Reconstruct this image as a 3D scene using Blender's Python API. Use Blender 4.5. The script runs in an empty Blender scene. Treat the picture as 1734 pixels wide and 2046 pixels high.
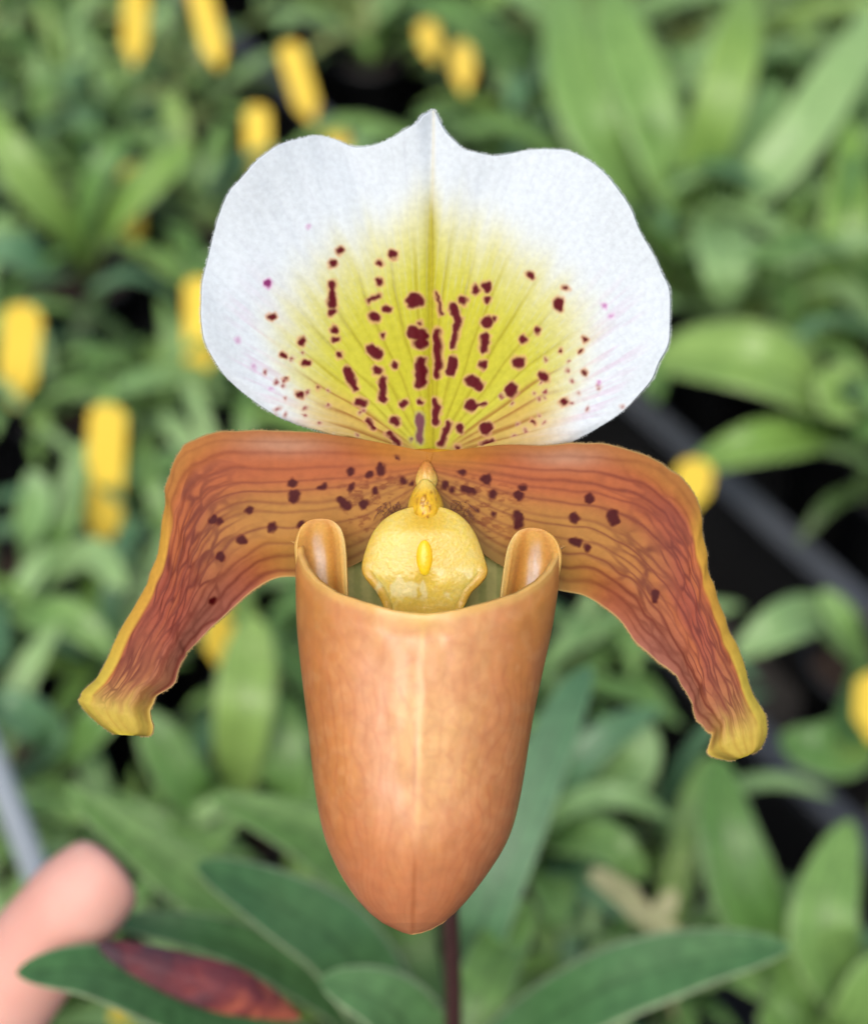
import bpy, math, random
import numpy as np
from mathutils import Vector, Matrix

rnd = random.Random(7)
nr = np.random.RandomState(5)
scene = bpy.context.scene
COL = scene.collection

# ------------------------------------------------------------------ camera
PITCH = math.radians(45)            # looking down on the bench
CAM = Vector((0, 0, 0.63))          # metres above the potting-soil level
FPX = 3742.0                        # focal length in photo pixels (1734 wide)
D = 0.30                            # lens to flower
cd = bpy.data.cameras.new('camera')
cam = bpy.data.objects.new('camera', cd)
COL.objects.link(cam)
cam.location = CAM
cam.rotation_euler = (math.radians(90) - PITCH, 0, 0)
cd.sensor_fit = 'HORIZONTAL'
cd.sensor_width = 36.0
cd.lens = 36.0 * FPX / 1734.0
cd.clip_start = 0.01
cd.clip_end = 50
cd.dof.use_dof = True
cd.dof.focus_distance = 0.293
cd.dof.aperture_fstop = 13.0
cd.dof.aperture_blades = 0
scene.camera = cam

# ------------------------------------------------------------------ light
w = bpy.data.worlds.new('World')
scene.world = w
w.use_nodes = True
nt = w.node_tree
bg = nt.nodes['Background']
sky = nt.nodes.new('ShaderNodeTexSky')
sky.sky_type = 'NISHITA'
sky.sun_disc = False
SUN_EL, SUN_AZ = math.radians(54), math.radians(196)   # azimuth clockwise from +Y
sky.sun_elevation = SUN_EL
sky.sun_rotation = SUN_AZ
sky.air_density = 1.0
sky.dust_density = 4.0
sky.ozone_density = 1.0
nt.links.new(sky.outputs[0], bg.inputs[0])
bg.inputs[1].default_value = 0.11
sl = bpy.data.lights.new('sun', 'SUN')
sl.energy = 1.5
sl.angle = math.radians(50)
sl.color = (1.0, 0.96, 0.90)
sun = bpy.data.objects.new('sun', sl)
COL.objects.link(sun)
sd = Vector((math.sin(SUN_AZ) * math.cos(SUN_EL), math.cos(SUN_AZ) * math.cos(SUN_EL), math.sin(SUN_EL)))
sun.rotation_euler = sd.to_track_quat('Z', 'Y').to_euler()
sun.location = (0, 0, 3)

vs = scene.view_settings
vs.view_transform = 'Standard'
vs.look = 'None'
vs.exposure = 0.55
vs.gamma = 1
vs.use_curve_mapping = False
scene.render.engine = 'CYCLES'
scene.cycles.use_denoising = True
scene.cycles.max_bounces = 8

# ------------------------------------------------------------------ helpers
ROT = Matrix.Rotation(math.radians(90) - PITCH, 3, 'X')


def campt(px, py, depth):
    """photo pixel + distance along the optical axis -> world point"""
    return CAM + ROT @ Vector(((px - 867) / FPX * depth, (1023 - py) / FPX * depth, -depth))


def at(px, py, h):
    """photo pixel + height above the soil level -> world point"""
    d = ROT @ Vector(((px - 867) / FPX, (1023 - py) / FPX, -1))
    return CAM + d * ((h - CAM.z) / d.z)


def lin(c):
    c = np.asarray(c, float) / 255.0
    return np.where(c <= 0.04045, c / 12.92, ((c + 0.055) / 1.055) ** 2.4)


def sm(a, b, x):
    t = np.clip((x - a) / (b - a), 0, 1)
    return t * t * (3 - 2 * t)


def mix(c, col, t):
    return c * (1 - t[..., None]) + lin(col) * t[..., None]


class Noise:
    def __init__(s, seed):
        s.g = np.random.RandomState(seed).rand(64, 64)

    def __call__(s, x, y):
        xi, yi = np.floor(x).astype(int), np.floor(y).astype(int)
        fx, fy = x - xi, y - yi
        fx, fy = fx * fx * (3 - 2 * fx), fy * fy * (3 - 2 * fy)
        g = s.g
        a, b = g[xi % 64, yi % 64], g[(xi + 1) % 64, yi % 64]
        c, d = g[xi % 64, (yi + 1) % 64], g[(xi + 1) % 64, (yi + 1) % 64]
        return (a * (1 - fx) + b * fx) * (1 - fy) + (c * (1 - fx) + d * fx) * fy

    def fbm(s, x, y, n=3):
        r, a, t = 0, 1, 0
        for i in range(n):
            r = r + a * s(x * 2 ** i + 7 * i, y * 2 ** i + 3 * i)
            t += a
            a *= .5
        return r / t


N1, N2, N3 = Noise(1), Noise(2), Noise(3)


def catmull(P, t):
    """smooth curve through P, t in 0..1"""
    P = np.asarray(P, float)
    n = len(P) - 1
    x = np.clip(t * n, 0, n - 1e-9)
    i = np.floor(x).astype(int)
    f = (x - i)[..., None]
    p0, p1 = P[np.maximum(i - 1, 0)], P[i]
    p2, p3 = P[np.minimum(i + 1, n)], P[np.minimum(i + 2, n)]
    return 0.5 * (2 * p1 + (p2 - p0) * f + (2 * p0 - 5 * p1 + 4 * p2 - p3) * f ** 2 + (3 * p1 - p0 - 3 * p2 + p3) * f ** 3)


def grid_mesh(name, X, colour=None, wrap_u=False, flip=False, k=1.0):
    """X: (nu, nv, 3) array of points -> mesh, with an optional point colour layer"""
    nu, nv = X.shape[:2]
    idx = np.arange(nu * nv).reshape(nu, nv)
    if wrap_u:
        idx = np.concatenate([idx, idx[:1]], 0)
    a, b, c, d = idx[:-1, :-1], idx[1:, :-1], idx[1:, 1:], idx[:-1, 1:]
    q = np.stack([a, b, c, d], -1).reshape(-1, 4)
    if flip:
        q = q[:, ::-1]
    me = bpy.data.meshes.new(name)
    me.vertices.add(nu * nv)
    me.vertices.foreach_set('co', X.reshape(-1).astype(np.float32))
    nq = len(q)
    me.loops.add(nq * 4)
    me.loops.foreach_set('vertex_index', np.ascontiguousarray(q).reshape(-1).astype(np.int32))
    me.polygons.add(nq)
    me.polygons.foreach_set('loop_start', (np.arange(nq) * 4).astype(np.int32))
    me.polygons.foreach_set('use_smooth', np.ones(nq, bool))
    me.update(calc_edges=True)
    if colour is not None:
        at_ = me.color_attributes.new('pigment', 'FLOAT_COLOR', 'POINT')
        rgba = np.ones((nu * nv, 4), np.float32)
        rgba[:, :3] = colour.reshape(-1, 3) * k
        at_.data.foreach_set('color', rgba.reshape(-1))
    me.validate()
    return me


def link(name, me, mat, parent=None):
    o = bpy.data.objects.new(name, me)
    COL.objects.link(o)
    if mat and not me.materials:
        me.materials.append(mat)
    if parent:
        o.parent = parent
    return o


def tag(o, label=None, cat=None, group=None, kind=None):
    for k, v in (('label', label), ('category', cat), ('group', group), ('kind', kind)):
        if v:
            o[k] = v
    return o


def empty(name, loc, parent=None):
    o = bpy.data.objects.new(name, None)
    COL.objects.link(o)
    o.location = loc
    o.empty_display_size = 0.01
    if parent:
        o.parent = parent
    return o


def solidify(o, t):
    m = o.modifiers.new('thickness', 'SOLIDIFY')
    m.thickness = t
    m.offset = -1
    m.use_even_offset = False
    return m


# ------------------------------------------------------------------ materials
def base_mat(name):
    m = bpy.data.materials.new(name)
    m.use_nodes = True
    t = m.node_tree
    return m, t, t.nodes['Principled BSDF'], t.nodes['Material Output']


def N(t, typ, **kw):
    n = t.nodes.new(typ)
    for k, v in kw.items():
        setattr(n, k, v)
    return n


def petal_mat(name, rough=0.45, bump=0.3, bscale=900, trans=0.2, spec=0.35, sss=0.0, coat=0.0):
    m, t, b, out = base_mat(name)
    L = t.links.new
    at_ = N(t, 'ShaderNodeAttribute', attribute_name='pigment')
    tc = N(t, 'ShaderNodeTexCoord')
    no = N(t, 'ShaderNodeTexNoise')
    no.inputs['Scale'].default_value = bscale
    no.inputs['Detail'].default_value = 3
    L(tc.outputs['Object'], no.inputs['Vector'])
    mr = N(t, 'ShaderNodeMapRange')
    mr.inputs[1].default_value, mr.inputs[2].default_value = .3, .7
    mr.inputs[3].default_value, mr.inputs[4].default_value = .93, 1.06
    L(no.outputs[0], mr.inputs[0])
    mx = N(t, 'ShaderNodeVectorMath', operation='SCALE')
    L(at_.outputs['Color'], mx.inputs[0])
    L(mr.outputs[0], mx.inputs['Scale'])
    L(mx.outputs[0], b.inputs['Base Color'])
    bp = N(t, 'ShaderNodeBump')
    bp.inputs['Strength'].default_value = bump
    bp.inputs['Distance'].default_value = 0.0004
    L(no.outputs[0], bp.inputs['Height'])
    L(bp.outputs[0], b.inputs['Normal'])
    b.inputs['Roughness'].default_value = rough
    b.inputs['Specular IOR Level'].default_value = spec
    b.inputs['Coat Weight'].default_value = coat
    b.inputs['Coat Roughness'].default_value = 0.25
    if sss:
        b.inputs['Subsurface Weight'].default_value = sss
        b.inputs['Subsurface Radius'].default_value = (1, .5, .25)
        b.inputs['Subsurface Scale'].default_value = 0.002
    if trans:
        tr = N(t, 'ShaderNodeBsdfTranslucent')
        L(mx.outputs[0], tr.inputs[0])
        ms = N(t, 'ShaderNodeMixShader')
        ms.inputs[0].default_value = trans
        L(b.outputs[0], ms.inputs[1])
        L(tr.outputs[0], ms.inputs[2])
        L(ms.outputs[0], out.inputs[0])
    return m


def leaf_mat(name, c0, c1, edge=(0.45, 0.55, 0.33), rough=0.36, trans=0.25, e0=.93):
    """strap leaf: mottled green, paler thin margin, darker midrib groove; varies by object"""
    m, t, b, out = base_mat(name)
    L = t.links.new
    at_ = N(t, 'ShaderNodeAttribute', attribute_name='leafuv')
    sep = N(t, 'ShaderNodeSeparateColor')
    L(at_.outputs['Color'], sep.inputs[0])
    oi = N(t, 'ShaderNodeObjectInfo')
    tc = N(t, 'ShaderNodeTexCoord')
    no = N(t, 'ShaderNodeTexNoise')
    no.inputs['Scale'].default_value = 55
    no.inputs['Detail'].default_value = 4
    L(tc.outputs['Object'], no.inputs['Vector'])
    ad = N(t, 'ShaderNodeMath', operation='ADD')
    L(oi.outputs['Random'], ad.inputs[0])
    L(no.outputs[0], ad.inputs[1])
    mr = N(t, 'ShaderNodeMapRange')
    mr.inputs[1].default_value, mr.inputs[2].default_value = .35, 1.6
    L(ad.outputs[0], mr.inputs[0])
    m1 = N(t, 'ShaderNodeMix', data_type='RGBA')
    m1.inputs[6].default_value = (*c0, 1)
    m1.inputs[7].default_value = (*c1, 1)
    L(mr.outputs[0], m1.inputs[0])
    # pale margin
    e = N(t, 'ShaderNodeMapRange')
    e.inputs[1].default_value, e.inputs[2].default_value = e0, 1.0
    L(sep.outputs[0], e.inputs[0])
    m2 = N(t, 'ShaderNodeMix', data_type='RGBA')
    m2.inputs[7].default_value = (*edge, 1)
    L(m1.outputs[2], m2.inputs[6])
    em = N(t, 'ShaderNodeMath', operation='MULTIPLY')
    em.inputs[1].default_value = .75
    L(e.outputs[0], em.inputs[0])
    L(em.outputs[0], m2.inputs[0])
    mid_ = N(t, 'ShaderNodeMapRange')
    mid_.inputs[1].default_value, mid_.inputs[2].default_value = .10, .0
    mid_.inputs[3].default_value, mid_.inputs[4].default_value = 1.0, .62
    L(sep.outputs[0], mid_.inputs[0])
    n2 = N(t, 'ShaderNodeTexNoise')
    n2.inputs['Scale'].default_value = 260
    n2.inputs['Detail'].default_value = 5
    L(tc.outputs['Object'], n2.inputs['Vector'])
    mo = N(t, 'ShaderNodeMapRange')
    mo.inputs[1].default_value, mo.inputs[2].default_value = .3, .7
    mo.inputs[3].default_value, mo.inputs[4].default_value = .80, 1.2
    L(n2.outputs[0], mo.inputs[0])
    mm = N(t, 'ShaderNodeMath', operation='MULTIPLY')
    L(mid_.outputs[0], mm.inputs[0])
    L(mo.outputs[0], mm.inputs[1])
    m3 = N(t, 'ShaderNodeVectorMath', operation='SCALE')
    L(m2.outputs[2], m3.inputs[0])
    L(mm.outputs[0], m3.inputs['Scale'])
    L(m3.outputs[0], b.inputs['Base Color'])
    rr = N(t, 'ShaderNodeMapRange')
    rr.inputs[1].default_value, rr.inputs[2].default_value = .3, .7
    rr.inputs[3].default_value, rr.inputs[4].default_value = rough - .10, rough + .14
    L(no.outputs[0], rr.inputs[0])
    L(rr.outputs[0], b.inputs['Roughness'])
    b.inputs['Specular IOR Level'].default_value = .5
    tr = N(t, 'ShaderNodeBsdfTranslucent')
    L(m3.outputs[0], tr.inputs[0])
    ms = N(t, 'ShaderNodeMixShader')
    ms.inputs[0].default_value = trans
    L(b.outputs[0], ms.inputs[1])
    L(tr.outputs[0], ms.inputs[2])
    L(ms.outputs[0], out.inputs[0])
    return m


def simple_mat(name, c0, c1=None, rough=.5, scale=40, bump=0.0, spec=.5, bdist=.001):
    m, t, b, out = base_mat(name)
    L = t.links.new
    tc = N(t, 'ShaderNodeTexCoord')
    no = N(t, 'ShaderNodeTexNoise')
    no.inputs['Scale'].default_value = scale
    no.inputs['Detail'].default_value = 5
    L(tc.outputs['Object'], no.inputs['Vector'])
    cr = N(t, 'ShaderNodeMix', data_type='RGBA')
    cr.inputs[6].default_value = (*c0, 1)
    cr.inputs[7].default_value = (*(c1 or c0), 1)
    L(no.outputs[0], cr.inputs[0])
    L(cr.outputs[2], b.inputs['Base Color'])
    b.inputs['Roughness'].default_value = rough
    b.inputs['Specular IOR Level'].default_value = spec
    if bump:
        bp = N(t, 'ShaderNodeBump')
        bp.inputs['Strength'].default_value = bump
        bp.inputs['Distance'].default_value = bdist
        L(no.outputs[0], bp.inputs['Height'])
        L(bp.outputs[0], b.inputs['Normal'])
    return m


M = {}
M['sepal'] = petal_mat('sepal', rough=.6, bump=.25, bscale=1100, trans=.18, spec=.12)
M['lower'] = petal_mat('lower_sepal', rough=.6, bump=.2, bscale=900, trans=.5, spec=.15)
M['petal'] = petal_mat('petal', rough=.5, bump=.2, bscale=800, trans=.12, spec=.13)
M['pouch'] = petal_mat('pouch', rough=.42, bump=.14, bscale=420, trans=.12, spec=.5, sss=.25, coat=.3)
M['gloss'] = petal_mat('staminode', rough=.31, bump=.22, bscale=1500, trans=0, spec=.5, sss=.2)
M['lobe'] = petal_mat('pouch_lobe', rough=.36, bump=.3, bscale=1900, trans=.4, spec=.45, sss=.2)
M['grain'] = petal_mat('staminode_grain', rough=.3, bump=.32, bscale=1900, trans=.15, spec=.55, sss=.3)
GREENS = {
    'mid': ((.105, .240, .055), (.245, .430, .115)),
    'blue': ((.075, .195, .085), (.150, .310, .145)),
    'lime': ((.185, .355, .062), (.310, .475, .125)),
    'pale': ((.215, .400, .135), (.360, .550, .220)),
    'dark': ((.030, .070, .014), (.070, .130, .028)),
    'olive': ((.170, .245, .060), (.310, .370, .115)),
}
for k, (a, b_) in GREENS.items():
    M[k] = leaf_mat('leaf_' + k, a, b_)
M['near'] = leaf_mat('leaf_near', (.065, .180, .060), (.130, .275, .100), edge=(.50, .58, .36), rough=.36, e0=.86)
M['tag'] = simple_mat('yellow_plastic', (.93, .64, .07), (.96, .72, .11), rough=.4, scale=30)
M['black'] = simple_mat('black_plastic', (.008, .009, .010), (.014, .015, .017), rough=.45)
M['rail'] = simple_mat('grey_plastic', (.050, .056, .066), (.078, .085, .096), rough=.42)
M['bark'] = simple_mat('bark', (.015, .010, .007), (.075, .045, .030), rough=.9, scale=120, bump=.8, bdist=.004)
M['bench'] = simple_mat('bench', (.030, .028, .026), (.10, .09, .08), rough=.8, scale=25, bump=.3)
M['stem'] = simple_mat('stem', (.035, .012, .014), (.075, .028, .026), rough=.5, scale=300, bump=.3, bdist=.0004)
M['pipe'] = simple_mat('pale_pipe', (.26, .30, .33), (.36, .40, .43), rough=.35, scale=60)
M['skin'] = simple_mat('skin', (.60, .28, .22), (.78, .47, .39), rough=.6, scale=45, bump=.25, spec=.3)
_b = M['skin'].node_tree.nodes['Principled BSDF']
_b.inputs['Subsurface Weight'].default_value = .35
_b.inputs['Subsurface Radius'].default_value = (1, .35, .2)
_b.inputs['Subsurface Scale'].default_value = .006
M['nail'] = simple_mat('nail', (.80, .50, .46), (.85, .58, .52), rough=.25)
M['dry'] = simple_mat('dry_bract', (.26, .30, .13), (.46, .42, .24), rough=.7, scale=150)

# ------------------------------------------------------------------ bench, trays, pots
def box_mesh(name, x0, x1, y0, y1, z0, z1, bev=0.002):
    import bmesh
    bm = bmesh.new()
    bmesh.ops.create_cube(bm, size=1)
    for v in bm.verts:
        v.co = ((x0 + x1) / 2 + v.co.x * (x1 - x0), (y0 + y1) / 2 + v.co.y * (y1 - y0), (z0 + z1) / 2 + v.co.z * (z1 - z0))
    if bev:
        bmesh.ops.bevel(bm, geom=bm.edges[:], offset=bev, segments=2, affect='EDGES')
    me = bpy.data.meshes.new(name)
    bm.to_mesh(me)
    bm.free()
    for p in me.polygons:
        p.use_smooth = False
    return me


bench = link('ground', box_mesh('ground', -3, 3, -2, 5, -.16, -.10, 0), M['bench'])
tag(bench, kind='structure')

# the black tray rim that crosses the gap on the right: its two ends read off the photograph at rim height
RA, RB = at(1240, 745, .0), at(1790, 1235, .0)
rdir = (RB - RA).normalized()
rperp = Vector((-rdir.y, rdir.x, 0))          # towards the upper right of the picture
if rperp.y < 0:
    rperp = -rperp
ryaw = math.atan2(rdir.y, rdir.x)


def tray(corner, lx, ly, label):
    """open black tray: floor, four walls, four rims. corner = near end of the visible rim"""
    t = empty('plant_tray', corner)
    t.rotation_euler = (0, 0, ryaw)
    z0, z1 = -.096, .0
    link('tray_floor', box_mesh('tray_floor', 0, lx, 0, ly, z0, z0 + .006, 0), M['black'], t)
    wl = .004
    for (a, b_, c, d) in ((0, lx, 0, wl), (0, lx, ly - wl, ly), (0, wl, wl, ly - wl), (lx - wl, lx, wl, ly - wl)):
        link('side_wall', box_mesh('side_wall', a, b_, c, d, z0 + .006, z1 - .004, 0), M['black'], t)
    r = .0135
    for (a, b_, c, d) in ((-r, lx + r, -r, .002), (-r, lx + r, ly - .002, ly + r), (-r, .002, .003, ly - .003), (lx - .002, lx + r, .003, ly - .003)):
        link('rim', box_mesh('rim', a, b_, c, d, z1 - .004, z1, .0015), M['rail'], t)
    tag(t, label, 'tray', 'black plant trays on the bench')
    return t


tray(RA - rdir * 1.5, 2.3, 1.2, 'black plastic plant tray whose grey rim crosses right of the flower')
tray(RA - rdir * 1.1 - rperp * 1.05, 1.9, .95, 'black plastic plant tray below the flower, holding the left plants')


def lathe(name, prof, n=28):
    a = np.linspace(0, 2 * math.pi, n, endpoint=False)
    p = np.array(prof)
    X = np.zeros((n, len(p), 3))
    X[..., 0] = np.cos(a)[:, None] * p[None, :, 0]
    X[..., 1] = np.sin(a)[:, None] * p[None, :, 0]
    X[..., 2] = p[None, :, 1]
    return grid_mesh(name, X, wrap_u=True)


POT = lathe('pot_shell', [(.0005, -.088), (.020, -.088), (.021, -.086), (.026, .000), (.0285, .000), (.0285, .006), (.0262, .006), (.0255, -.004), (.023, -.014)])
POT.materials.append(M['black'])
SOIL = grid_mesh('soil', np.array([[[r * math.cos(a) * (1 + .0 * r), r * math.sin(a), -.010 + .006 * nr.rand()] for r in np.linspace(.0003, .0246, 9)]
                                    for a in np.linspace(0, 2 * math.pi, 26, endpoint=False)]), wrap_u=True)
SOIL.materials.append(M['bark'])


# ------------------------------------------------------------------ leaves
def leaf_mesh(name, pts, width, up, keel=.22, thick=.0011, nseg=26, ncross=7, base_w=.55, tipsharp=1.0, wave=0.0, maxw=.45):
    """strap leaf along pts (local), closed skin with thickness; V-shaped by keel"""
    t = np.linspace(0, 1, nseg)
    C = catmull(np.array([list(p) for p in pts]), t)
    T = np.gradient(C, axis=0)
    T /= np.linalg.norm(T, axis=1, keepdims=True) + 1e-12
    upv = np.array(list(up), float)
    S = np.cross(T, upv[None])
    S /= np.linalg.norm(S, axis=1, keepdims=True) + 1e-12
    U = np.cross(S, T)
    prof = np.where(t < maxw, base_w + (1 - base_w) * np.sin(t / maxw * math.pi / 2),
                    np.clip(1 - ((t - maxw) / (1 - maxw)) ** (1.9 * tipsharp), 0, 1) ** .75)
    prof = np.maximum(prof, .02)
    hw = width / 2 * prof
    s = np.linspace(-1, 1, ncross)
    lift = keel * (np.abs(s) ** 1.3)                       # edges above midrib
    ph = nr.rand() * 6
    top = C[:, None] + S[:, None] * (hw[:, None] * s[None])[..., None] + \
        U[:, None] * ((hw[:, None] * lift[None]) + wave * hw[:, None] * (np.abs(s)[None]) * np.sin(t * 9 + ph)[:, None] * np.sign(s)[None])[..., None]
    th = thick * (1 - .75 * np.abs(s) ** 2)
    bot = top - U[:, None] * (th[None] * np.minimum(1, prof[:, None] * 2))[..., None]
    ring = np.concatenate([top, bot[:, ::-1]], 1)           # (nseg, 2*ncross, 3)
    uv = np.zeros(ring.shape)
    uv[..., 0] = np.concatenate([np.abs(s), np.abs(s)[::-1]])[None]
    uv[..., 1] = t[:, None]
    X = ring.transpose(1, 0, 2)
    me = grid_mesh(name, X, uv.transpose(1, 0, 2), wrap_u=True, flip=False)
    me.color_attributes[0].name = 'leafuv'
    return me


UPC = Vector((0, -.35, .94))        # leaves show their upper face to the sky and the aisle

# templates for the crowd, shared by all the plants in it
TPL = []
for i in range(14):
    ln = rnd.uniform(.065, .125)
    rise = rnd.uniform(.25, .8)
    droop = rnd.uniform(.0, .45)
    pts = [(0, 0, 0), (ln * .3, 0, ln * rise * .45), (ln * .68, rnd.uniform(-.1, .1) * ln, ln * rise * .78), (ln, rnd.uniform(-.2, .2) * ln, ln * (rise * .9 - droop * .5))]
    TPL.append(leaf_mesh('leaf', [Vector(p) for p in pts], rnd.uniform(.012, .0195), (0.0, 0, 1), keel=rnd.uniform(.15, .4), nseg=14, ncross=5, wave=.05))
TPL_M = {}


def tpl(i, tone):
    if (i, tone) not in TPL_M:
        me = TPL[i].copy()
        me.materials.append(M[tone])
        TPL_M[(i, tone)] = me
    return TPL_M[(i, tone)]


def add_pot(root, k=1.0):
    for o in (link('pot', POT, None, root), link('soil', SOIL, None, root)):
        o.scale = (k, k, 1)


used = []
crowd = []


def crowd_plant(x, y, scale, tones):
    p = empty('potted_orchid', (x, y, 0))
    add_pot(p, .82)
    n = rnd.randint(13, 17)
    a0 = rnd.uniform(0, 6.28)
    for k in range(n):
        o = link('leaf', tpl(rnd.randrange(14), rnd.choice(tones)), None, p)
        a = a0 + k * 2.4 + rnd.uniform(-.3, .3)
        o.rotation_euler = (rnd.uniform(-.25, .25), rnd.uniform(-.35, .2), a)
        o.location = (math.cos(a) * .004, math.sin(a) * .004, -.004 + .002 * k)
        s = scale * rnd.uniform(.8, 1.2)
        o.scale = (s, s * rnd.uniform(.85, 1.2), s)
    crowd.append(p)
    used.append((x, y))
    return p


def key_plant(name, base_px, leaves, label, group='potted orchids crowding the bench', pot=True, bh=0.0):
    """leaves: (list of (px, py, height)), width mm, tone, keel); the first point is carried on to the plant's crown"""
    b = at(*base_px, 0)
    p = empty(name, b)
    if pot:
        add_pot(p)
        used.append((b.x, b.y))
    for pts, wd, tone, keel in leaves:
        P = [at(*q) - b for q in pts]
        o = link('leaf', leaf_mesh('leaf', [Vector((0, 0, 0))] + P, wd * .001, UPC, keel=keel, base_w=.4, maxw=.55, wave=.04), M[tone], p)
    tag(p, label, 'plant', group)
    return p


key_plant('tall_orchid', (1400, 480), [
    ([(1360, 400, .05), (1300, 230, .09), (1240, 70, .11), (1225, -40, .115)], 34, 'mid', .2),
    ([(1300, 400, .04), (1190, 260, .08), (1140, 90, .10), (1120, -40, .10)], 36, 'mid', .2),
    ([(1400, 340, .07), (1440, 210, .11), (1475, 70, .13), (1500, -50, .13)], 27, 'lime', .2),
    ([(1440, 330, .06), (1500, 250, .08), (1560, 170, .09)], 26, 'pale', .15),
    ([(1480, 400, .06), (1590, 280, .09), (1690, 130, .11), (1770, 0, .12)], 28, 'pale', .2),
    ([(1425, 440, .06), (1450, 520, .08), (1452, 610, .06)], 28, 'pale', .15),
    ([(1500, 390, .05), (1590, 360, .06), (1670, 450, .05)], 22, 'pale', .2),
    ([(1480, 460, .04), (1560, 500, .05), (1620, 560, .03)], 24, 'dark', .2),  # leaf in shade, the shade put into a darker green
], 'tall orchid with long upright strap leaves at the upper right')
key_plant('lime_orchid', (1690, 700), [
    ([(1660, 600, .04), (1690, 430, .08), (1700, 240, .10)], 26, 'lime', .3),
    ([(1600, 640, .03), (1560, 560, .05), (1540, 480, .07)], 24, 'mid', .3),
    ([(1720, 560, .04), (1760, 400, .08)], 24, 'mid', .3),
], 'orchid with one broad lime green leaf against the right edge')
key_plant('broad_leaf_orchid', (1690, 850), [
    ([(1640, 800, .05), (1520, 735, .075), (1390, 715, .07), (1310, 725, .06)], 36, 'lime', .45),
    ([(1620, 870, .04), (1500, 890, .05), (1375, 935, .035)], 22, 'lime', .25),
    ([(1680, 800, .06), (1672, 770, .075), (1655, 735, .08)], 30, 'lime', .15),
    ([(1740, 840, .05), (1790, 760, .06)], 26, 'mid', .3),
], 'orchid with a broad folded bright green leaf right of the white sepal')
key_plant('stray_orchid', (1730, 1330), [
    ([(1640, 1235, .025), (1560, 1250, .04), (1470, 1310, .03)], 20, 'pale', .2),
    ([(1690, 1250, .03), (1640, 1180, .04)], 14, 'mid', .2),
    ([(1700, 1480, .04), (1640, 1500, .05), (1560, 1470, .05)], 24, 'mid', .25),
], 'low orchid with pale leaf lying beneath the grey tray rim')
key_plant('upright_orchid', (1640, 2120), [
    ([(1590, 1990, .05), (1500, 1820, .08), (1450, 1660, .10), (1435, 1510, .105)], 25, 'mid', .25),
    ([(1560, 1960, .05), (1470, 1700, .085), (1425, 1540, .105)], 16, 'lime', .3),
    ([(1680, 1990, .05), (1640, 1850, .09), (1700, 1640, .10)], 26, 'mid', .3),
    ([(1600, 2040, .05), (1560, 1960, .07), (1540, 1930, .08)], 30, 'mid', .2),
    ([(1720, 2050, .05), (1760, 1900, .08)], 26, 'mid', .2),
], 'orchid with a wide upright leaf at the lower right corner')
key_plant('lime_leaf_orchid', (470, 1640), [
    ([(475, 1540, .05), (488, 1420, .08), (500, 1300, .09), (505, 1230, .095)], 23, 'lime', .2),
    ([(400, 1600, .04), (330, 1500, .06), (290, 1420, .07)], 20, 'mid', .2),
    ([(560, 1600, .04), (570, 1500, .06), (555, 1380, .07)], 20, 'mid', .2),
], 'orchid with an upright lime green leaf left of the orange pouch')
key_plant('slanting_orchid', (170, 560), [
    ([(140, 470, .04), (70, 380, .07), (10, 290, .09), (-40, 200, .10)], 22, 'lime', .2),
    ([(220, 440, .05), (310, 350, .07), (390, 285, .075)], 22, 'lime', .15),
    ([(170, 440, .05), (200, 340, .08), (250, 270, .09)], 16, 'mid', .2),
    ([(110, 540, .04), (30, 500, .06), (-30, 500, .06)], 22, 'blue', .2),
], 'orchid with slanting bright green leaves at the upper left')
key_plant('bluish_orchid', (40, 1160), [
    ([(50, 1080, .04), (75, 1000, .06), (60, 940, .07)], 16, 'pale', .2),
    ([(120, 1130, .04), (190, 1110, .06), (250, 1180, .06)], 16, 'pale', .2),
    ([(60, 1220, .05), (150, 1240, .06), (230, 1310, .05)], 17, 'mid', .2),
    ([(-20, 1220, .04), (0, 1330, .05)], 17, 'blue', .2),
    ([(110, 1080, .04), (150, 950, .06), (180, 880, .07)], 14, 'mid', .2),
], 'orchid with pale bluish leaves beside the tallest yellow tag')
key_plant('dusky_orchid', (60, 1560), [
    ([(100, 1480, .05), (30, 1420, .07), (-40, 1400, .07)], 17, 'blue', .2),
    ([(140, 1500, .05), (200, 1440, .07), (260, 1390, .07)], 15, 'mid', .2),
    ([(120, 1600, .05), (200, 1620, .06)], 16, 'mid', .2),
], 'orchid with dusky blue green leaves under the left petal tip')
key_plant('narrow_leaf_orchid', (1080, 1720), [
    ([(1100, 1640, .06), (1190, 1590, .08), (1270, 1600, .08), (1345, 1640, .07)], 9, 'pale', .2),
    ([(1120, 1580, .06), (1200, 1480, .08), (1320, 1415, .08)], 14, 'blue', .25),
    ([(1130, 1680, .06), (1220, 1690, .08), (1290, 1760, .07)], 16, 'mid', .25),
    ([(1180, 1600, .05), (1270, 1530, .07), (1290, 1440, .08)], 18, 'pale', .25),
    ([(1150, 1740, .05), (1250, 1830, .06)], 16, 'blue', .2),
    ([(1100, 1760, .05), (1120, 1850, .06)], 16, 'mid', .2),
], 'orchid with a narrow pale arching leaf right of the pouch')

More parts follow.
